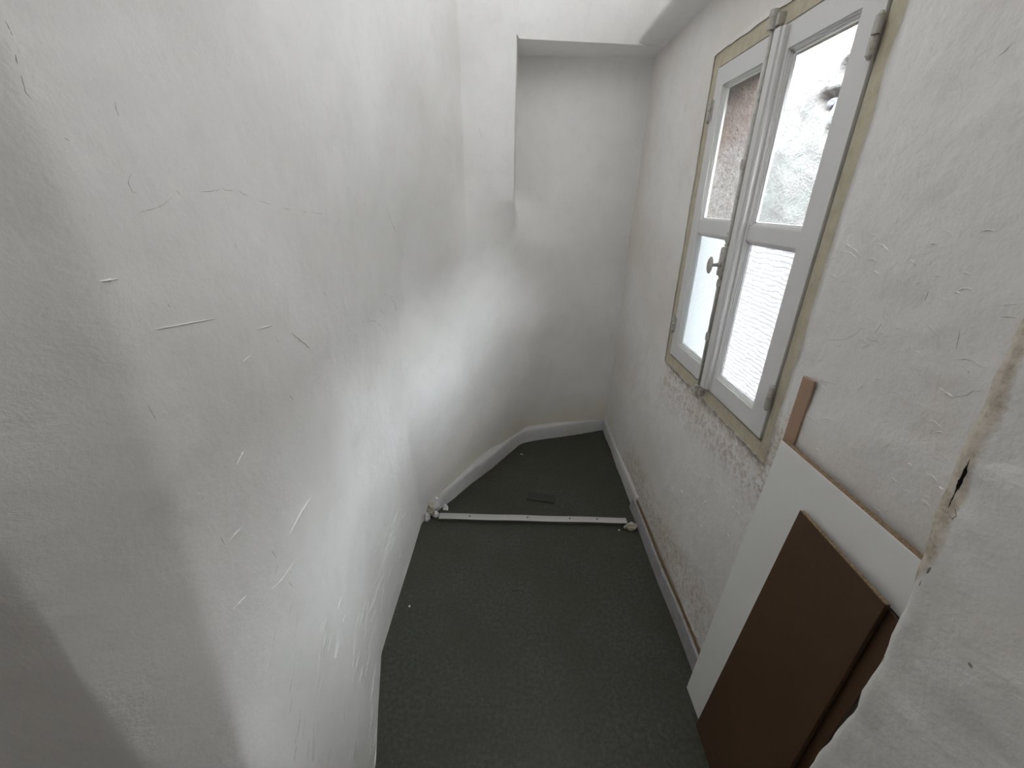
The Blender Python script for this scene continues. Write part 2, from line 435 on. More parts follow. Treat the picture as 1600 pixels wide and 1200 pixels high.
wall_jamb = struct(mesh_obj('wall_right_jamb', J.reshape(-1, 3).tolist(), [f[::-1] for f in grid_faces(len(zj), len(jc))], M_jamb, smooth=True),
                   'grey rough plaster doorway jamb at the near right', 'wall')
# beige patching mortar along the upper arris
at = wall_jamb.data.attributes.new('mortar', 'FLOAT', 'POINT')
lim = np.clip((zj-1.0)/.14, 0, 1)*2.6+np.clip((zj-1.3)/.4, 0, 1)*.7+3.6*np.clip((zj-.9)/.1, 0, 1)
at.data.foreach_set('value', np.array([lim[i]+.9*noise.noise(Vector((zj[i]*13, j*.3, 0)))-j for i in range(len(zj)) for j in range(len(jc))], dtype='f'))
an = qj.n('ShaderNodeAttribute', attribute_name='mortar')
mk = qj.ramp(qj.math('ADD', an.outputs['Fac'], qj.math('MULTIPLY', qj.math('SUBTRACT', qj.noise(40, 5, .7), .5), 2.0)), [(.0, 0.0), (.9, 1.0)])
mc = qj.mix(qj.ramp(qj.noise(28, 5, .75), [(.45, 0.0), (.62, 1.0)]), (.68, .62, .545), (.47, .40, .31))
qj.l(qj.mix(mk, qj.base, mc), qj.b.inputs['Base Color'])
bvj = BVHTree.FromPolygons([tuple(v.co) for v in wall_jamb.data.vertices], [tuple(p.vertices) for p in wall_jamb.data.polygons])

# room behind the camera
for nm, v in (('wall_near', [(-1.5, -2.2, 0), (1.5, -2.2, 0), (1.5, -2.2, ZT), (-1.5, -2.2, ZT)]),
              ('wall_near_left', [(-1.35, -2.2, 0), (-1.35, .26, 0), (-1.35, .26, ZT), (-1.35, -2.2, ZT)]),
              ('wall_near_right', [(1.45, -2.2, 0), (1.45, 0, 0), (1.45, 0, ZT), (1.45, -2.2, ZT)])):
    struct(mesh_obj(nm, v, [(0, 1, 2, 3)], M_jamb), 'plain plaster wall of the room behind the viewer', 'wall')

# ------------------------------------------------------------------ light well outside
M_out = mat('outside_render', (.86, .865, .85), .9, spec=.1); q = NT(M_out)
oc = q.mix(q.ramp(q.noise(1.1, 4, .6), [(.40, 0.0), (.62, 1.0)]), (.142, .136, .134), (.128, .140, .132))
oc = q.mix(q.math('MULTIPLY', q.ramp(q.noise(7, 5, .8), [(.52, 0.0), (.7, 1.0)]), .45), oc, (.082, .078, .075))
q.l(oc, q.b.inputs['Base Color']); oc2 = q.mix(q.math('MULTIPLY', q.ramp(q.noise(24, 4, .7), [(.5, 0.0), (.64, 1.0)]), .5), oc, (.178, .175, .173)); q.l(oc2, q.b.inputs['Base Color']); q.bump([(q.noise(9, 5, .7), .8, .03), (q.noise(30, 3), .8, .015)])
M_out2 = mat('outside_broken_stone', (.10, .096, .093), .95); q = NT(M_out2); q.bump([(q.noise(40, 5), .8, .01)])
M_rev = mat('stained_outer_reveal', (.6, .5, .44), .95, spec=.1); q = NT(M_rev)
rc = q.mix(q.ramp(q.noise(5, 5, .65), [(.42, 0.0), (.6, 1.0)]), (.22, .21, .203), (.16, .13, .117))
rc = q.mix(q.math('MULTIPLY', q.ramp(q.noise(110, 6, .85), [(.48, 0.0), (.60, 1.0)]), .7), rc, (.085, .06, .048))
q.l(rc, q.b.inputs['Base Color']); q.bump([(q.noise(30, 5, .7), .8, .01)])

XO = 4.2; WT = 3.95; YE0, YE1 = -2.0, 9.0
oy = np.arange(YE0, YE1, .05); oz = np.arange(-.6, WT, .05)
spots = []
for px, py, r in ((1291, 157, .085), (1322, 98, .05), (1234, 112, .035), (1290, 205, .03), (1222, 75, .05)):
    r *= .75*XO/1.75
    d = ray(px, py); t = XO/d.x; p = Vector((0, 0, CH))+d*t; spots.append((p.y, p.z, r))
vs = []; hm = np.zeros((len(oz), len(oy)))
for i, z in enumerate(oz):
    for j, y in enumerate(oy):
        x = XO+.06*fbm((0, y, z), .6, 3)+.016*fbm((0, y, z), 4, 3)
        for sy, sz, r in spots:
            dd = math.hypot((y-sy)/1.3, z-sz)+.07*noise.noise(Vector((y*6, z*6, 0)))
            if dd < r: x += .13*min(1, (r-dd)/.05); hm[i, j] = 1
        vs.append((x, y, z))
fs = grid_faces(len(oz), len(oy))
wo = mesh_obj('wall_outside', vs, [f[::-1] for f in fs], [M_out, M_out2], smooth=True)
for p in wo.data.polygons:
    a = p.vertices[0]
    if hm[a//len(oy), a % len(oy)]: p.material_index = 1
struct(wo, 'bright rough white rendered wall seen through the window', 'wall')
def blob(name, c, r, m, seed, sq=(1, 1, 1), sub=2, amp=.35, parent=None, rot=0, sm=False):
    bm = bmesh.new(); bmesh.ops.create_icosphere(bm, subdivisions=sub, radius=1)
    for v in bm.verts:
        n = 1+amp*noise.noise(v.co*1.7+Vector((seed*3.1, seed, 0))); v.co = Vector((v.co.x*sq[0]*r*n, v.co.y*sq[1]*r*n, v.co.z*sq[2]*r*n))
    bmesh.ops.rotate(bm, verts=bm.verts, cent=(0, 0, 0), matrix=Matrix.Rotation(rot, 3, 'Z'))
    bmesh.ops.translate(bm, verts=bm.verts, vec=c)
    return bm_obj(name, bm, m, parent, smooth=sm)
M_bl = mat('bluish_stone', (.12, .125, .142), .9)
for k, (sy, sz, r) in enumerate(spots[:3]):
    blob('stone', (XO+.09, sy-.02, sz-.03), r*.62, M_bl, k+1, (.55, 1.0, .6), parent=wo)
# sides and bottom of the well, and the outer reveal of the window
for nm, yy in (('wall_outside_end', YE1-.05), ('wall_outside_start', YE0+.05)):
    struct(mesh_obj(nm, [(.85, yy, -.6), (XO+.1, yy, -.6), (XO+.1, yy, WT), (.85, yy, WT)], [(0, 1, 2, 3)], M_out), 'pale side wall of the courtyard outside', 'wall')
struct(mesh_obj('floor_outside', [(.85, YE0, -.6), (XO+.2, YE0, -.6), (XO+.2, YE1, -.6), (.85, YE1, -.6)], [(0, 1, 2, 3)], M_out), 'pale ground of the courtyard outside', 'ground')
XR = .905
def slab_outer():
    bm = bmesh.new()
    # outer face of the house wall as four blocks round the opening (thickness .78 to XR)
    y0, y1, z0, z1 = .960, 1.706, .950, 2.022
    add_box(bm, (.747, YE0, -.65), (XR, y0, 6)); add_box(bm, (.747, y1, -.65), (XR, YE1, 6))
    add_box(bm, (.747, y0, -.65), (XR, y1, z0)); add_box(bm, (.747, y0, z1), (XR, y1, 6))
    bmesh.ops.subdivide_edges(bm, edges=bm.edges[:], cuts=2, use_grid_fill=True)
    return bm
struct(bm_obj('wall_outside_reveal', slab_outer(), M_rev), 'stained rough masonry around the outside of the window', 'wall')

# ------------------------------------------------------------------ window
win = empty('window_1', (.72, 1.34, .93)); struct(win, 'old white two-casement window in a beige frame, clear panes above patterned ones', 'window')
FY0, FY1, FZ0, FZ1 = .930, 1.757, .925, 2.07
bm = bmesh.new()
fx0, fx1 = .7085, .746
add_box(bm, (fx0, FY0, FZ0), (fx1, .980, FZ1), .002); add_box(bm, (fx0, 1.702, FZ0), (fx1, FY1, FZ1), .002)
add_box(bm, (fx0, .978, FZ0), (fx1, 1.704, .976), .002); add_box(bm, (fx0, .978, 2.018), (fx1, 1.704, FZ1), .002)
for lo_, hi_ in (((.7308, .978, .974), (.746, .994, 2.020)), ((.7308, 1.690, .974), (.746, 1.704, 2.020)), ((.7308, .990, .974), (.746, 1.692, .996)), ((.7308, .990, 2.002), (.746, 1.692, 2.020))):
    add_box(bm, lo_, hi_)
adopt(bm_obj('window_frame', bm, M_beige), win)
CX0, CX1 = .7030, .730            # room side and outside of the casement timber
GX = .722
def clear_glass():
    m = bpy.data.materials.new('clear_glass'); m.use_nodes = True; t = m.node_tree; t.nodes.clear()
    o = t.nodes.new('ShaderNodeOutputMaterial'); mx = t.nodes.new('ShaderNodeMixShader'); tr = t.nodes.new('ShaderNodeBsdfTransparent')
    g = t.nodes.new('ShaderNodeBsdfGlossy'); g.inputs['Roughness'].default_value = .02; fr = t.nodes.new('ShaderNodeFresnel'); fr.inputs[0].default_value = 1.35
    tr.inputs[0].default_value = (.97, .98, .97, 1)
    t.links.new(fr.outputs[0], mx.inputs[0]); t.links.new(tr.outputs[0], mx.inputs[1]); t.links.new(g.outputs[0], mx.inputs[2]); t.links.new(mx.outputs[0], o.inputs[0])
    return m
def patterned_glass(name, col, wavy):
    m = bpy.data.materials.new(name); m.use_nodes = True; t = m.node_tree
    pb = t.nodes['Principled BSDF']; q = NT(m); t.nodes.remove(pb)
    o = [x for x in t.nodes if x.type == 'OUTPUT_MATERIAL'][0]
    tl = q.n('ShaderNodeBsdfTranslucent'); tr = q.n('ShaderNodeBsdfTransparent'); gl = q.n('ShaderNodeBsdfGlossy'); gl.inputs['Roughness'].default_value = .25
    if wavy:
        wv = q.n('ShaderNodeTexWave', wave_type='BANDS', bands_direction='Z', wave_profile='SIN')
        wv.inputs['Scale'].default_value = 24; wv.inputs['Distortion'].default_value = 5.5; wv.inputs['Detail'].default_value = 3; wv.inputs['Detail Scale'].default_value = 1.6
        mp = q.n('ShaderNodeMapping'); mp.inputs['Scale'].default_value = (1, .6, 1); q.l(q.co, mp.inputs['Vector']); q.l(mp.outputs['Vector'], wv.inputs['Vector'])
        h = q.math('ADD', q.math('MULTIPLY', wv.outputs['Fac'], .8), q.math('MULTIPLY', q.noise(75, 3), .5))
        c = q.ramp(h, [(.2, tuple(v*.60 for v in col)), (.5, tuple(v*.85 for v in col)), (.85, tuple(v*1.2 for v in col))])
    else:
        h = q.noise(130, 2)
        c = q.ramp(h, [(.3, tuple(v*.95 for v in col)), (.7, col)])
    q.l(c, tl.inputs['Color'])
    q.bump([(h, .6, .003)], tl.inputs['Normal'])
    mx = q.n('ShaderNodeMixShader'); mx.inputs[0].default_value = .0 if wavy else .0
    q.l(tl.outputs[0], mx.inputs[1]); q.l(tr.outputs[0], mx.inputs[2])
    mg = q.n('ShaderNodeMixShader'); mg.inputs[0].default_value = .05
    q.l(mx.outputs[0], mg.inputs[1]); q.l(gl.outputs[0], mg.inputs[2]); q.l(mg.outputs[0], o.inputs[0])
    return m
M_clear = clear_glass(); M_wavy = patterned_glass('wavy_patterned_glass', (.235, .234, .237), True); M_frost = patterned_glass('hammered_frosted_glass', (.185, .196, .197), False)

def casement(y0, y1, gy0, gy1, low_glass, hinge_y, label):
    z0, z1 = .985, 2.012; gz = ((1.045, 1.493), (1.533, 1.955))
    cs = empty('casement', (.715, (y0+y1)/2, z0)); cs['label'] = label
    bm = bmesh.new()
    add_box(bm, (CX0, y0, z0), (CX1, gy0, z1), .0015); add_box(bm, (CX0, gy1, z0), (CX1, y1, z1), .0015)
    add_box(bm, (CX0, gy0-.001, z0), (CX1, gy1+.001, gz[0][0]), .0015); add_box(bm, (CX0, gy0-.001, gz[1][1]), (CX1, gy1+.001, z1), .0015)
    add_box(bm, (CX0+.003, gy0-.001, gz[0][1]), (CX1, gy1+.001, gz[1][0]), .0015)
    adopt(bm_obj('sash', bm, M_paint), cs)
    for k, (a, b) in enumerate(gz):
        # stepped glazing bead round each pane
        bm = bmesh.new()
        for i, (o_, x_) in enumerate(((.000, .708), (.004, .712), (.008, .716))):
            t = .005
            ya, yb, za, zb = gy0+o_-.001, gy1-o_+.001, a+o_-.001, b-o_+.001
            add_box(bm, (x_, ya, za), (GX, ya+t, zb)); add_box(bm, (x_, yb-t, za), (GX, yb, zb))
            add_box(bm, (x_, ya, za), (GX, yb, za+t)); add_box(bm, (x_, ya, zb-t), (GX, yb, zb))
        adopt(bm_obj('glazing_bead', bm, M_paint), cs)
        v = [(GX, gy0, a), (GX, gy1, a), (GX, gy1, b), (GX, gy0, b)]
        g = mesh_obj('pane', v, [(0, 3, 2, 1)], M_clear if k == 1 else low_glass)
        adopt(g, cs)
    for hz in (1.115, 1.89):
        bm = bmesh.new(); add_tube(bm, (CX0-.006, hinge_y, hz-.032), (CX0-.006, hinge_y, hz-.002), .0075, 12)
        add_tube(bm, (CX0-.006, hinge_y, hz+.002), (CX0-.006, hinge_y, hz+.032), .0075, 12)
        add_tube(bm, (CX0-.006, hinge_y, hz+.030), (CX0-.006, hinge_y, hz+.038), .0075, 12, .003); add_tube(bm, (CX0-.006, hinge_y, hz-.038), (CX0-.006, hinge_y, hz-.030), .003, 12, .0075)
        s = 1 if hinge_y > 1.3 else -1
        add_box(bm, (CX0-.003, min(hinge_y, hinge_y-s*.016), hz-.03), (CX0+.004, max(hinge_y, hinge_y-s*.016), hz+.03))
        adopt(bm_obj('hinge', bm, M_iron, smooth=False), cs)
    return cs
cr_ = casement(.984, 1.335, 1.050, 1.290, M_wavy, .983, 'near casement with the wavy lower pane')
cl_ = casement(1.340, 1.698, 1.405, 1.642, M_frost, 1.700, 'far casement with the smooth frosted lower pane')
adopt(cr_, win); adopt(cl_, win)
# cover strip over the meeting stiles
bm = bmesh.new(); add_box(bm, (CX0-.014, 1.300, .990), (CX0+.002, 1.352, 2.008), .005); add_box(bm, (CX0-.020, 1.312, .990), (CX0-.010, 1.340, 2.008), .004)
adopt(bm_obj('cover_strip', bm, M_paint), win)
# espagnolette bolt
bolt = empty('bolt', (.68, 1.36, 1.42)); adopt(bolt, win)
bm = bmesh.new(); add_tube(bm, (CX0-.010, 1.366, .955), (CX0-.010, 1.366, 2.035), .0055, 10)
adopt(bm_obj('bolt_rod', bm, M_iron, smooth=True), bolt)
bm = bmesh.new(); add_box(bm, (CX0-.022, 1.352, 1.375), (CX0+.002, 1.384, 1.465), .005)
for z in (1.352, 1.488): add_box(bm, (CX0-.016, 1.354, z-.010), (CX0+.002, 1.380, z+.010), .003)
for z in (1.338, 1.372, 1.470, 1.505): add_tube(bm, (CX0-.006, 1.378, z), (CX0-.006, 1.391, z), .004, 8)
adopt(bm_obj('bolt_case', bm, M_iron), bolt)
bm = bmesh.new()
add_tube(bm, (CX0-.018, 1.366, 1.412), (CX0-.034, 1.366, 1.411), .011, 14, .006); add_tube(bm, (CX0-.030, 1.366, 1.411), (CX0-.052, 1.366, 1.410), .0055, 12)
kn = bmesh.ops.create_uvsphere(bm, u_segments=20, v_segments=12, radius=1, matrix=Matrix.Translation((CX0-.056, 1.366, 1.410)) @ Matrix.Diagonal((.008, .013, .027, 1)))
adopt(bm_obj('knob', bm, M_iron, smooth=True), bolt)
for z in (1.165, 1.70):
    bm = bmesh.new(); add_box(bm, (CX0-.018, 1.355, z-.014), (CX0+.002, 1.378, z+.014), .003); adopt(bm_obj('bolt_guide', bm, M_iron), bolt)
for z, lab in ((.958, 1), (2.035, 1)):
    bm = bmesh.new(); add_box(bm, (.690, 1.343, z-.016), (.712, 1.392, z+.012), .005); add_tube(bm, (.688, 1.366, z-.02), (.688, 1.366, z+.022), .011, 12)
    adopt(bm_obj('bolt_keeper', bm, M_iron), bolt)

# ------------------------------------------------------------------ plinths (baseboards)
def plinth(name, pts, h, label, inward):
    """pts along the floor line; profile rises h, then a sloping plaster ledge runs back to the wall"""
    pts = [Vector(p) for p in pts]; L = [0]
    for a, b in zip(pts, pts[1:]): L.append(L[-1]+(b-a).length)
    n = int(L[-1]/.018); vs = []
    prof = [(0, 0), (0, .03), (.001, .06), (.001, h-.012), (.004, h-.003), (.010, h+.003), (.022, h+.012), (.034, h+.030), (.046, h+.05), (.060, h+.055)]
    raw = [Vector((np.interp(L[-1]*k/n, L, [p.x for p in pts]), np.interp(L[-1]*k/n, L, [p.y for p in pts]))) for k in range(n+1)]
    sm = [(raw[max(0, k-2)]+raw[max(0, k-1)]+raw[k]+raw[min(n, k+1)]+raw[min(n, k+2)])/5 for k in range(n+1)]; sm[0], sm[-1] = raw[0], raw[-1]
    for k in range(n+1):
        d = (sm[min(n, k+1)]-sm[max(0, k-1)]).normalized(); nn = Vector((-d.y, d.x))*inward
        for o_, z in prof:
            wob = .0025*noise.noise(Vector((k*.35, z*14, 2)))+.004*noise.noise(Vector((k*.09, 0, 9)))
            zz_ = z+(.005*noise.noise(Vector((k*.16, z*5, 4)))*(1 if z > .06 else 0)) 
            q_ = sm[k]+nn*(o_+wob); vs.append((q_.x, q_.y, zz_-(.004 if z == 0 else 0)))
    m = len(prof)
    return struct(mesh_obj(name, vs, grid_faces(n+1, m), M_plinth, smooth=True), label, 'skirting')
plinth('baseboard_back', [(-.420, 1.795), (-.30, 1.965), (-.10, 2.245), (.065, 2.495), (.15, 2.532), (.42, 2.60), (.705, 2.685)], .10, 'painted plaster plinth along the foot of the back wall', 1)
plinth('baseboard_right', [(.698, 2.70), (.692, 2.3), (.688, 1.90), (.692, 1.79)], .095, 'painted plaster plinth along the far right wall', 1)

# broken end of the back plinth
bm = bmesh.new()
bk = empty('trim_2', (-.45, 1.75, 0)); struct(bk, 'crumbled plaster end of the plinth at the left crease', 'plaster')
for k, (c, r, sq) in enumerate((((-.440, 1.782, .055), .050, (.70, .75, 1.25)), ((-.449, 1.748, .058), .038, (.70, .5, 1.25)), ((-.468, 1.722, .020), .022, (.8, .9, 1.3)), ((-.425, 1.752, .016), .020, (.9, .8, .9)))):
    adopt(blob('plaster_lump', c, r, M_stone if k == 1 else M_plinth, k+4, sq, 3, .5), bk)

# ------------------------------------------------------------------ loose things on the floor
# aluminium bar
t = empty('threshold_bar', (.1, 1.70, 0)); tag(t, 'long dull aluminium angle bar lying across the floor between both walls', 'metal bar')
bm = bmesh.new(); n = 26; ring = []
a0, a1 = Vector((-.402, 1.713, 0)), Vector((.622, 1.680, 0)); d = (a1-a0).normalized(); s_ = Vector((-d.y, d.x, 0))
for k in range(n+1):
    p = a0.lerp(a1, k/n)+Vector((0, 0, .0012*math.sin(k*.7)+.0012)); w_ = .044*(1-.12*k/n)
    pr = [(0, 0), (0, .017), (.0025, .0195), (w_-.002, .0195), (w_, .018), (w_, .016), (.0035, .016), (.003, 0)]
    ring.append([bm.verts.new(p+s_*a+Vector((0, 0, b))) for a, b in pr])
for k in range(n):
    for i in range(8): bm.faces.new((ring[k][i], ring[k][(i+1) % 8], ring[k+1][(i+1) % 8], ring[k+1][i]))
bm.faces.new(ring[0]); bm.faces.new(ring[-1][::-1])
M_barfront = mat('olive_bar_front', (.085, .085, .065), .6)  # front face of the bar coloured dark olive
ab = bm_obj('angle_profile', bm, [M_alu, M_barfront]); adopt(ab, t)
for p in ab.data.polygons:
    if abs(p.normal.y) > .8 and p.center.z < .0175: p.material_index = 1
for f in (.165, .475, .70, .845):
    c = a0.lerp(a1, f)+s_*(.022)+Vector((0, 0, .0218)); bm = bmesh.new(); add_tube(bm, c-Vector((0, 0, .001)), c+Vector((0, 0, .0008)), .0042, 10)
    adopt(bm_obj('screw_hole', bm, M_dark), t)
# dark plate
def flat_piece(name, p, h, m, label, cat, bevel=.0008):
    bm = bmesh.new(); add_hex(bm, [(*p[0], .0012), (*p[1], .0012), (*p[1], h), (*p[0], h), (*p[3], .0012), (*p[2], .0012), (*p[2], h), (*p[3], h)], bevel)
    return tag(bm_obj(name, bm, m), label, cat)
flat_piece('rubber_plate', [(.083, 1.888), (.243, 1.853), (.259, 1.915), (.100, 1.958)], .009, M_metalplate, 'small dark grey rectangular plate lying on the floor behind the bar', 'plate')
# lumps and crumbs
def lump(name, px, py, r, m, label, cat, seed, sq=(1, 1, 1), group=None, sub=2, amp=.5, rot=0):
    d = ray(px, py); t_ = -CH/d.z; p = d*t_
    return tag(blob(name, (p.x, p.y, r*sq[2]*.80), r, m, seed, sq, sub, amp, rot=rot), label, cat, group)
# white wedge-shaped fragment
bm = bmesh.new(); add_hex(bm, [(-.395, 1.800, .001), (-.362, 1.795, .001), (-.366, 1.806, .030), (-.386, 1.808, .034), (-.392, 1.826, .001), (-.364, 1.822, .001), (-.370, 1.817, .026), (-.386, 1.822, .028)], .002)
tag(bm_obj('plaster_fragment', bm, M_chalk), 'small white angular plaster fragment beside the left end of the bar', 'fragment')
# pale rubble wedge sticking out from under the skirting strip
rb = blob('rubble_wedge', (.634, 1.655, .020), .030, M_stone, 21, (1.12, .62, .62), 3, .55, rot=.15, sm=False)
tag(rb, 'pale beige stone wedge poking out under the skirting at the right end of the bar', 'stone')
lump('crumb', 967, 829, .0045, M_chalk, 'tiny white crumb on the floor just below the stone wedge', 'crumb', 31)
lump('crumb', 1003, 832, .005, M_stone, 'tiny beige crumb by the loose skirting strip below the stone wedge', 'crumb', 32)
lump('crumb', 815, 710, .006, M_chalk, 'tiny white crumb on the far floor near the angled back plinth', 'crumb', 33, (1.4, .7, .6))
lump('crumb', 640, 948, .004, M_chalk, 'tiny white crumb on the floor at the foot of the left wall', 'crumb', 34)
lump('crumb', 1041, 922, .004, M_stone, 'tiny pale crumb on the floor beside the middle of the loose skirting strip', 'crumb', 35)
# small dark splinter
d = ray(805, 924); p = d*(-CH/d.z); bm = bmesh.new(); add_tube(bm, (p.x-.015, p.y-.001, .0025), (p.x+.015, p.y+.004, .0025), .0016, 6, .0008)
tag(bm_obj('splinter', bm, M_dark), 'thin dark splinter lying in the middle of the near floor', 'splinter')

# loose skirting strip against the right wall
sk = empty('skirting_strip', (.69, 1.3, 0)); tag(sk, 'long loose grey painted skirting board with a broken far end along the right wall', 'skirting board')
def long_strip(name, x0, x1, zb, zt, ya, yb, m, parent, ragged=0, lean=.006):
    bm = bmesh.new(); n = 24; rg = []
    for k in range(n+1):
        y = ya+(yb-ya)*k/n; e = ragged if k == 0 else 0
        wob = .002*math.sin(k*.5)
        pr = [(x0+wob, zb), (x0+lean+wob, zt-.002), (x0+lean+.002+wob, zt), (x1+lean+wob, zt), (x1+wob, zb)]
        rg.append([bm.verts.new((x, y-e*[0, .9, .4, 1.2, .1][i], z)) for i, (x, z) in enumerate(pr)])
    for k in range(n):
        for i in range(5): bm.faces.new((rg[k][i], rg[k][(i+1) % 5], rg[k+1][(i+1) % 5], rg[k+1][i]))
    bm.faces.new(rg[0]); bm.faces.new(rg[-1][::-1])
    adopt(bm_obj(name, bm, m), parent)
long_strip('face_board', .672, .681, .002, .078, 1.825, .70, M_trim, sk, .018)
long_strip('back_batten', .6845, .6885, .002, .072, 1.80, .70, M_chip, sk, .01)
long_strip('rear_batten', .692, .695, .002, .081, 1.80, .70, M_chip, sk, .01)

# ------------------------------------------------------------------ boards leaning on the right wall
def board(name, fb, ft, y, th, m_face, m_edge, label, h0=.0015, bev=.0008):
    """fb/ft: (x, y, z) front corners: bottom far, bottom near, top near, top far"""
    A, B, Cc, D = [Vector(v) for v in (fb[0], fb[1], ft[1], ft[0])]
    n = (B-A).cross(D-A).normalized()
    if n.x < 0: n = -n
    o = n*th
    bm = bmesh.new(); add_hex(bm, [A, B, Cc, D, A+o, B+o, Cc+o, D+o], bev, (0, 1, 1, 1, 1, 0))
    return tag(bm_obj(name, bm, [m_face, m_edge]), label, 'board')
board('wood_strip', [(.6925, .8865, .012), (.6925, .847, .012)], [(.6945, .888, 1.221), (.6945, .849, 1.223)], 0, .006, M_tan, M_chip,
      'narrow bare tan wood strip standing up behind the white board under the window corner')
board('white_board', [(.629, .879, .004), (.632, .464, .004)], [(.672, .863, 1.058), (.675, .464, 1.060)], 0, .016, M_white, M_chip,
      'large white melamine board with a chipboard edge leaning on the right wall')
board('brown_board', [(.615, .765, .004), (.606, .467, .004)], [(.651, .7165, .964), (.644, .479, .966)], 0, .010, M_brown, M_chip,
      'wide dark brown laminate board leaning in front of the white board')
board('narrow_brown_board', [(.6245, .60, .004), (.6205, .458, .004)], [(.6600, .60, .956), (.6560, .448, .952)], 0, .006, M_brown, M_dark,
      'dark brown board mostly hidden behind the wide brown one, beside the near jamb')
board('grey_green_board', [(.636, .461, .004), (.636, .436, .004)], [(.668, .461, .80), (.668, .436, .80)], 0, .006, M_green, M_green,
      'sliver of grey green panel between the brown boards and the near jamb')

# ------------------------------------------------------------------ cracks, flakes and trowel ridges in the plaster
def bvh(o): return BVHTree.FromPolygons([tuple(v.co) for v in o.data.vertices], [tuple(p.vertices) for p in o.data.polygons])
trees = {o.name: bvh(o) for o in (wall_left, wall_back, wall_right, wall_jamb)}
O = Vector((0, 0, CH))
def hit(tree, px, py):
    d = ray(px, py); p, n, i, _ = tree.ray_cast(O, d)
    if p is None: return None
    if n.dot(d) > 0: n = -n
    return p, n
def add_ridge(bm, line, tree, wid, hgt):
    pts = []
    for (a, b), (c, e) in zip(line, line[1:]):
        k = max(2, int(math.hypot(c-a, e-b)/4))
        pts += [(a+(c-a)*i/k, b+(e-b)*i/k) for i in range(k)]
    pts.append(line[-1]); hs = []
    for i, (x, y) in enumerate(pts):
        h = hit(tree, x+.7*noise.noise(Vector((x*.2, y*.2, 1))), y+.7*noise.noise(Vector((x*.2, y*.2, 8))))
        if h: hs.append(h)
    if len(hs) < 3: return
    rows = []
    for i, (p, n) in enumerate(hs):
        d = (hs[min(i+1, len(hs)-1)][0]-hs[max(i-1, 0)][0])
        if d.length < 1e-6: return
        s = n.cross(d).normalized(); f = math.sin(math.pi*(i+.35)/(len(hs)-.3))**.6*(.65+.5*noise.noise(Vector((i*.9, line[0][0], 0))))
        f = max(.12, f)
        rows.append([bm.verts.new(p-s*wid*f-n*.0008), bm.verts.new(p+n*hgt*f), bm.verts.new(p+s*wid*f-n*.0008)])
    for a, b in zip(rows, rows[1:]):
        for i in range(2): bm.faces.new((a[i], a[i+1], b[i+1], b[i]))
def ridges(name, lines, wall, m, wid, hgt, jit=0):
    bm = bmesh.new(); tr = trees[wall.name]
    for l in lines: add_ridge(bm, l, tr, wid*random.uniform(.8, 1.3), hgt)
    o = bm_obj(name, bm, m, wall, smooth=False); o['kind'] = 'stuff'; return o
dark_left = [[(205,270),(200,285),(207,300),(215,303)], [(180,158),(181,170),(186,182)], [(100,215),(108,220)], [(215,333),(245,325),(258,318),(268,308)],
  [(276,298),(281,304)], [(312,300),(330,299),(345,296)], [(345,290),(352,298),(370,297)], [(372,298),(388,307)], [(402,313),(425,320)], [(442,325),(455,328)],
  [(470,330),(480,332)], [(488,332),(505,335)], [(366,380),(369,388)], [(605,330),(615,355),(625,372)], [(628,388),(630,400),(627,412)], [(628,452),(630,470),(629,498)],
  [(607,462),(616,472),(619,484)], [(600,460),(615,464)], [(561,501),(575,503),(585,501),(597,512),(605,526)], [(574,497),(580,503)], [(592,482),(601,490)], [(602,510),(606,520)],
  [(8,32),(20,56)], [(24,85),(27,100)], [(33,118),(40,145),(50,155)], [(262,475),(266,480)], [(505,455),(509,462)], [(430,525),(436,535)], [(230,632),(245,658)], [(345,840),(352,852)], [(425,860),(432,872)], [(450,908),(458,918)], [(632,915),(634,925)], [(594,1032),(595,1040)], [(626,556),(627,580)], [(617,475),(622,492)], [(620,440),(625,442)]]
ridges('crack', dark_left, wall_left, M_crack, .0011, .0005)
light_left = [[(487,775),(470,800),(452,835)], [(465,870),(440,905),(425,920)], [(435,880),(430,897)], [(465,950),(460,1000),(448,1035)], [(430,985),(425,1015),(420,1045)], [(473,1028),(468,1058)],
  [(596,838),(585,866)], [(613,840),(600,861)], [(646,732),(633,772)], [(636,798),(617,826)], [(614,882),(603,915)], [(385,930),(363,953)], [(378,822),(355,848)], [(545,880),(541,900)],
  [(512,890),(508,910)], [(575,940),(570,985)], [(555,990),(550,1050)], [(528,985),(522,1030)], [(500,1010),(497,1050)], [(540,1080),(536,1150)], [(560,1100),(558,1170)], [(518,1085),(512,1140)],
  [(470,1110),(464,1160)], [(490,1130),(488,1190)], [(590,960),(583,1010)], [(602,900),(594,950)], [(545,640),(560,632)], [(400,515),(425,508)], [(240,515),(340,497)], [(155,440),(185,436)], [(562,317),(572,313)], [(455,520),(485,545)],
  [(610,250+65),(607,330)], [(452,618),(458,624)], [(370,725),(380,705)], [(700,660),(712,652)], [(728,655),(740,648)], [(380,565),(392,555)], [(430,1055),(420,1075)]]
M_ridge = mat('smooth_white_plaster_ridge', (.87, .865, .855), .7)  # a touch paler than the wall: caught light put into the colour
rnd = random.Random(5)
for k in range(46):
    x = rnd.uniform(455, 590); y = rnd.uniform(930, 1170); L_ = rnd.uniform(12, 48); sl = -.10-.25*max(0, (1150-y)/400)
    light_left.append([(x, y), (x+sl*L_*.5, y+L_*.5), (x+sl*L_*1.05, y+L_)])
for k in range(22):
    y = rnd.uniform(760, 960); xe = 665-(y-820)*.33; x = xe-rnd.uniform(6, 60); L_ = rnd.uniform(10, 34)
    light_left.append([(x, y), (x-.33*L_*.5, y+L_*.5), (x-.38*L_, y+L_)])
ridges('plaster_ridge', light_left, wall_left, M_ridge, .0024, .0024)
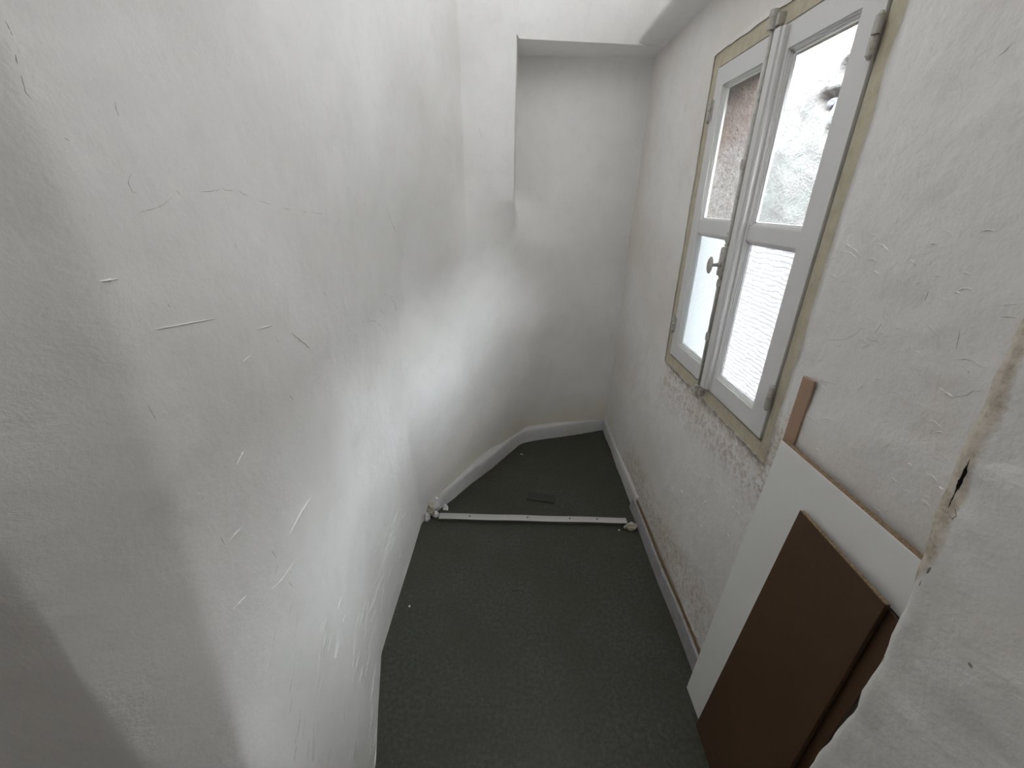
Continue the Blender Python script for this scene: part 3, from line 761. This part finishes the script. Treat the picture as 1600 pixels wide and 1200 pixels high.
ridges('crack', [[(748,200),(750,207),(754,217)], [(924,443),(935,446)], [(772,376),(780,379),(788,381)]], wall_back, M_crack, .0014, .0006)
dark_right = [[(1404,337),(1401,347),(1399,352)], [(1458,402),(1452,415)], [(1431,445),(1436,442),(1441,443)], [(1284,531),(1320,531),(1340,520),(1346,512),(1362,519)], [(1366,522),(1377,506)],
  [(1490,561),(1510,561),(1540,576)], [(1500,516),(1494,545)], [(1272,593),(1290,597),(1312,602)], [(1545,100),(1570,80),(1600,50)], [(1460,617),(1480,622),(1510,618),(1520,611),(1548,611)],
  [(1447,696),(1465,703),(1482,724)], [(1450,710),(1485,728)], [(1435,785),(1455,792)], [(1450,775),(1456,779)], [(1433,820),(1437,824)], [(1310,440),(1330,440)], [(1445,470),(1452,452)], [(1294,408),(1305,402)],
  [(1252,392),(1268,395)], [(1497,327),(1500,328)], [(1260,650),(1285,668)], [(1300,700),(1312,708)], [(1345,545),(1360,538)], [(1355,530),(1378,536)], [(1070,172),(1072,173)], [(1440,500),(1470,530)], [(1382,700),(1390,694)], [(1392,634),(1410,645)], [(1340,612),(1350,600)], [(1545,480),(1600,474)], [(1556,494),(1590,497)],
  [(1060,760),(1063,766)], [(1075,775),(1082,790)], [(1100,790),(1103,800)], [(1062,830),(1066,838)], [(1100,905),(1095,925)], [(1090,935),(1100,950)], [(1085,845),(1090,850)], [(1120,700),(1128,716)], [(1140,705),(1143,725)], [(1020,650),(1026,661)], [(1010,610),(1018,625)]]
ridges('crack', dark_right, wall_right, M_crack, .0010, .0006)
light_right = []
for k in range(70):
    x = rnd.uniform(1000, 1170); y = rnd.uniform(640, 930)
    if x < 985+(y-680)*.42+25: continue
    a = rnd.uniform(.7, 1.5); L_ = rnd.uniform(4, 14); light_right.append([(x, y), (x+L_*.5*math.cos(a), y+L_*.5*math.sin(a)), (x+L_*math.cos(a+.3), y+L_*math.sin(a+.3))])
for k in range(60):
    x = rnd.uniform(1250, 1540); y = rnd.uniform(360, 800); a = rnd.uniform(-.5, .9); L_ = rnd.uniform(8, 24)
    light_right.append([(x, y), (x+L_*.5*math.cos(a), y+L_*.5*math.sin(a)), (x+L_*math.cos(a+.3), y+L_*math.sin(a+.3))])
ridges('plaster_ridge', light_right, wall_right, M_right, .0022, .0022)
# the deep split beside the jamb and small scars on it
ridges('crack', [[(1516,716),(1507,735),(1499,752),(1490,775),(1481,794)], [(1513,724),(1500,756),(1488,778)], [(1510,735),(1497,766)]], wall_jamb, M_dark, .0030, .0010)
ridges('scar', [[(1492,795),(1495,806),(1488,811),(1483,806)], [(1545,600),(1540,625)], [(1441,905),(1436,915)], [(1513,1035),(1518,1044)], [(1382,1025),(1379,1035)], [(1453,886),(1447,896)]], wall_jamb, M_crack, .003, .001)
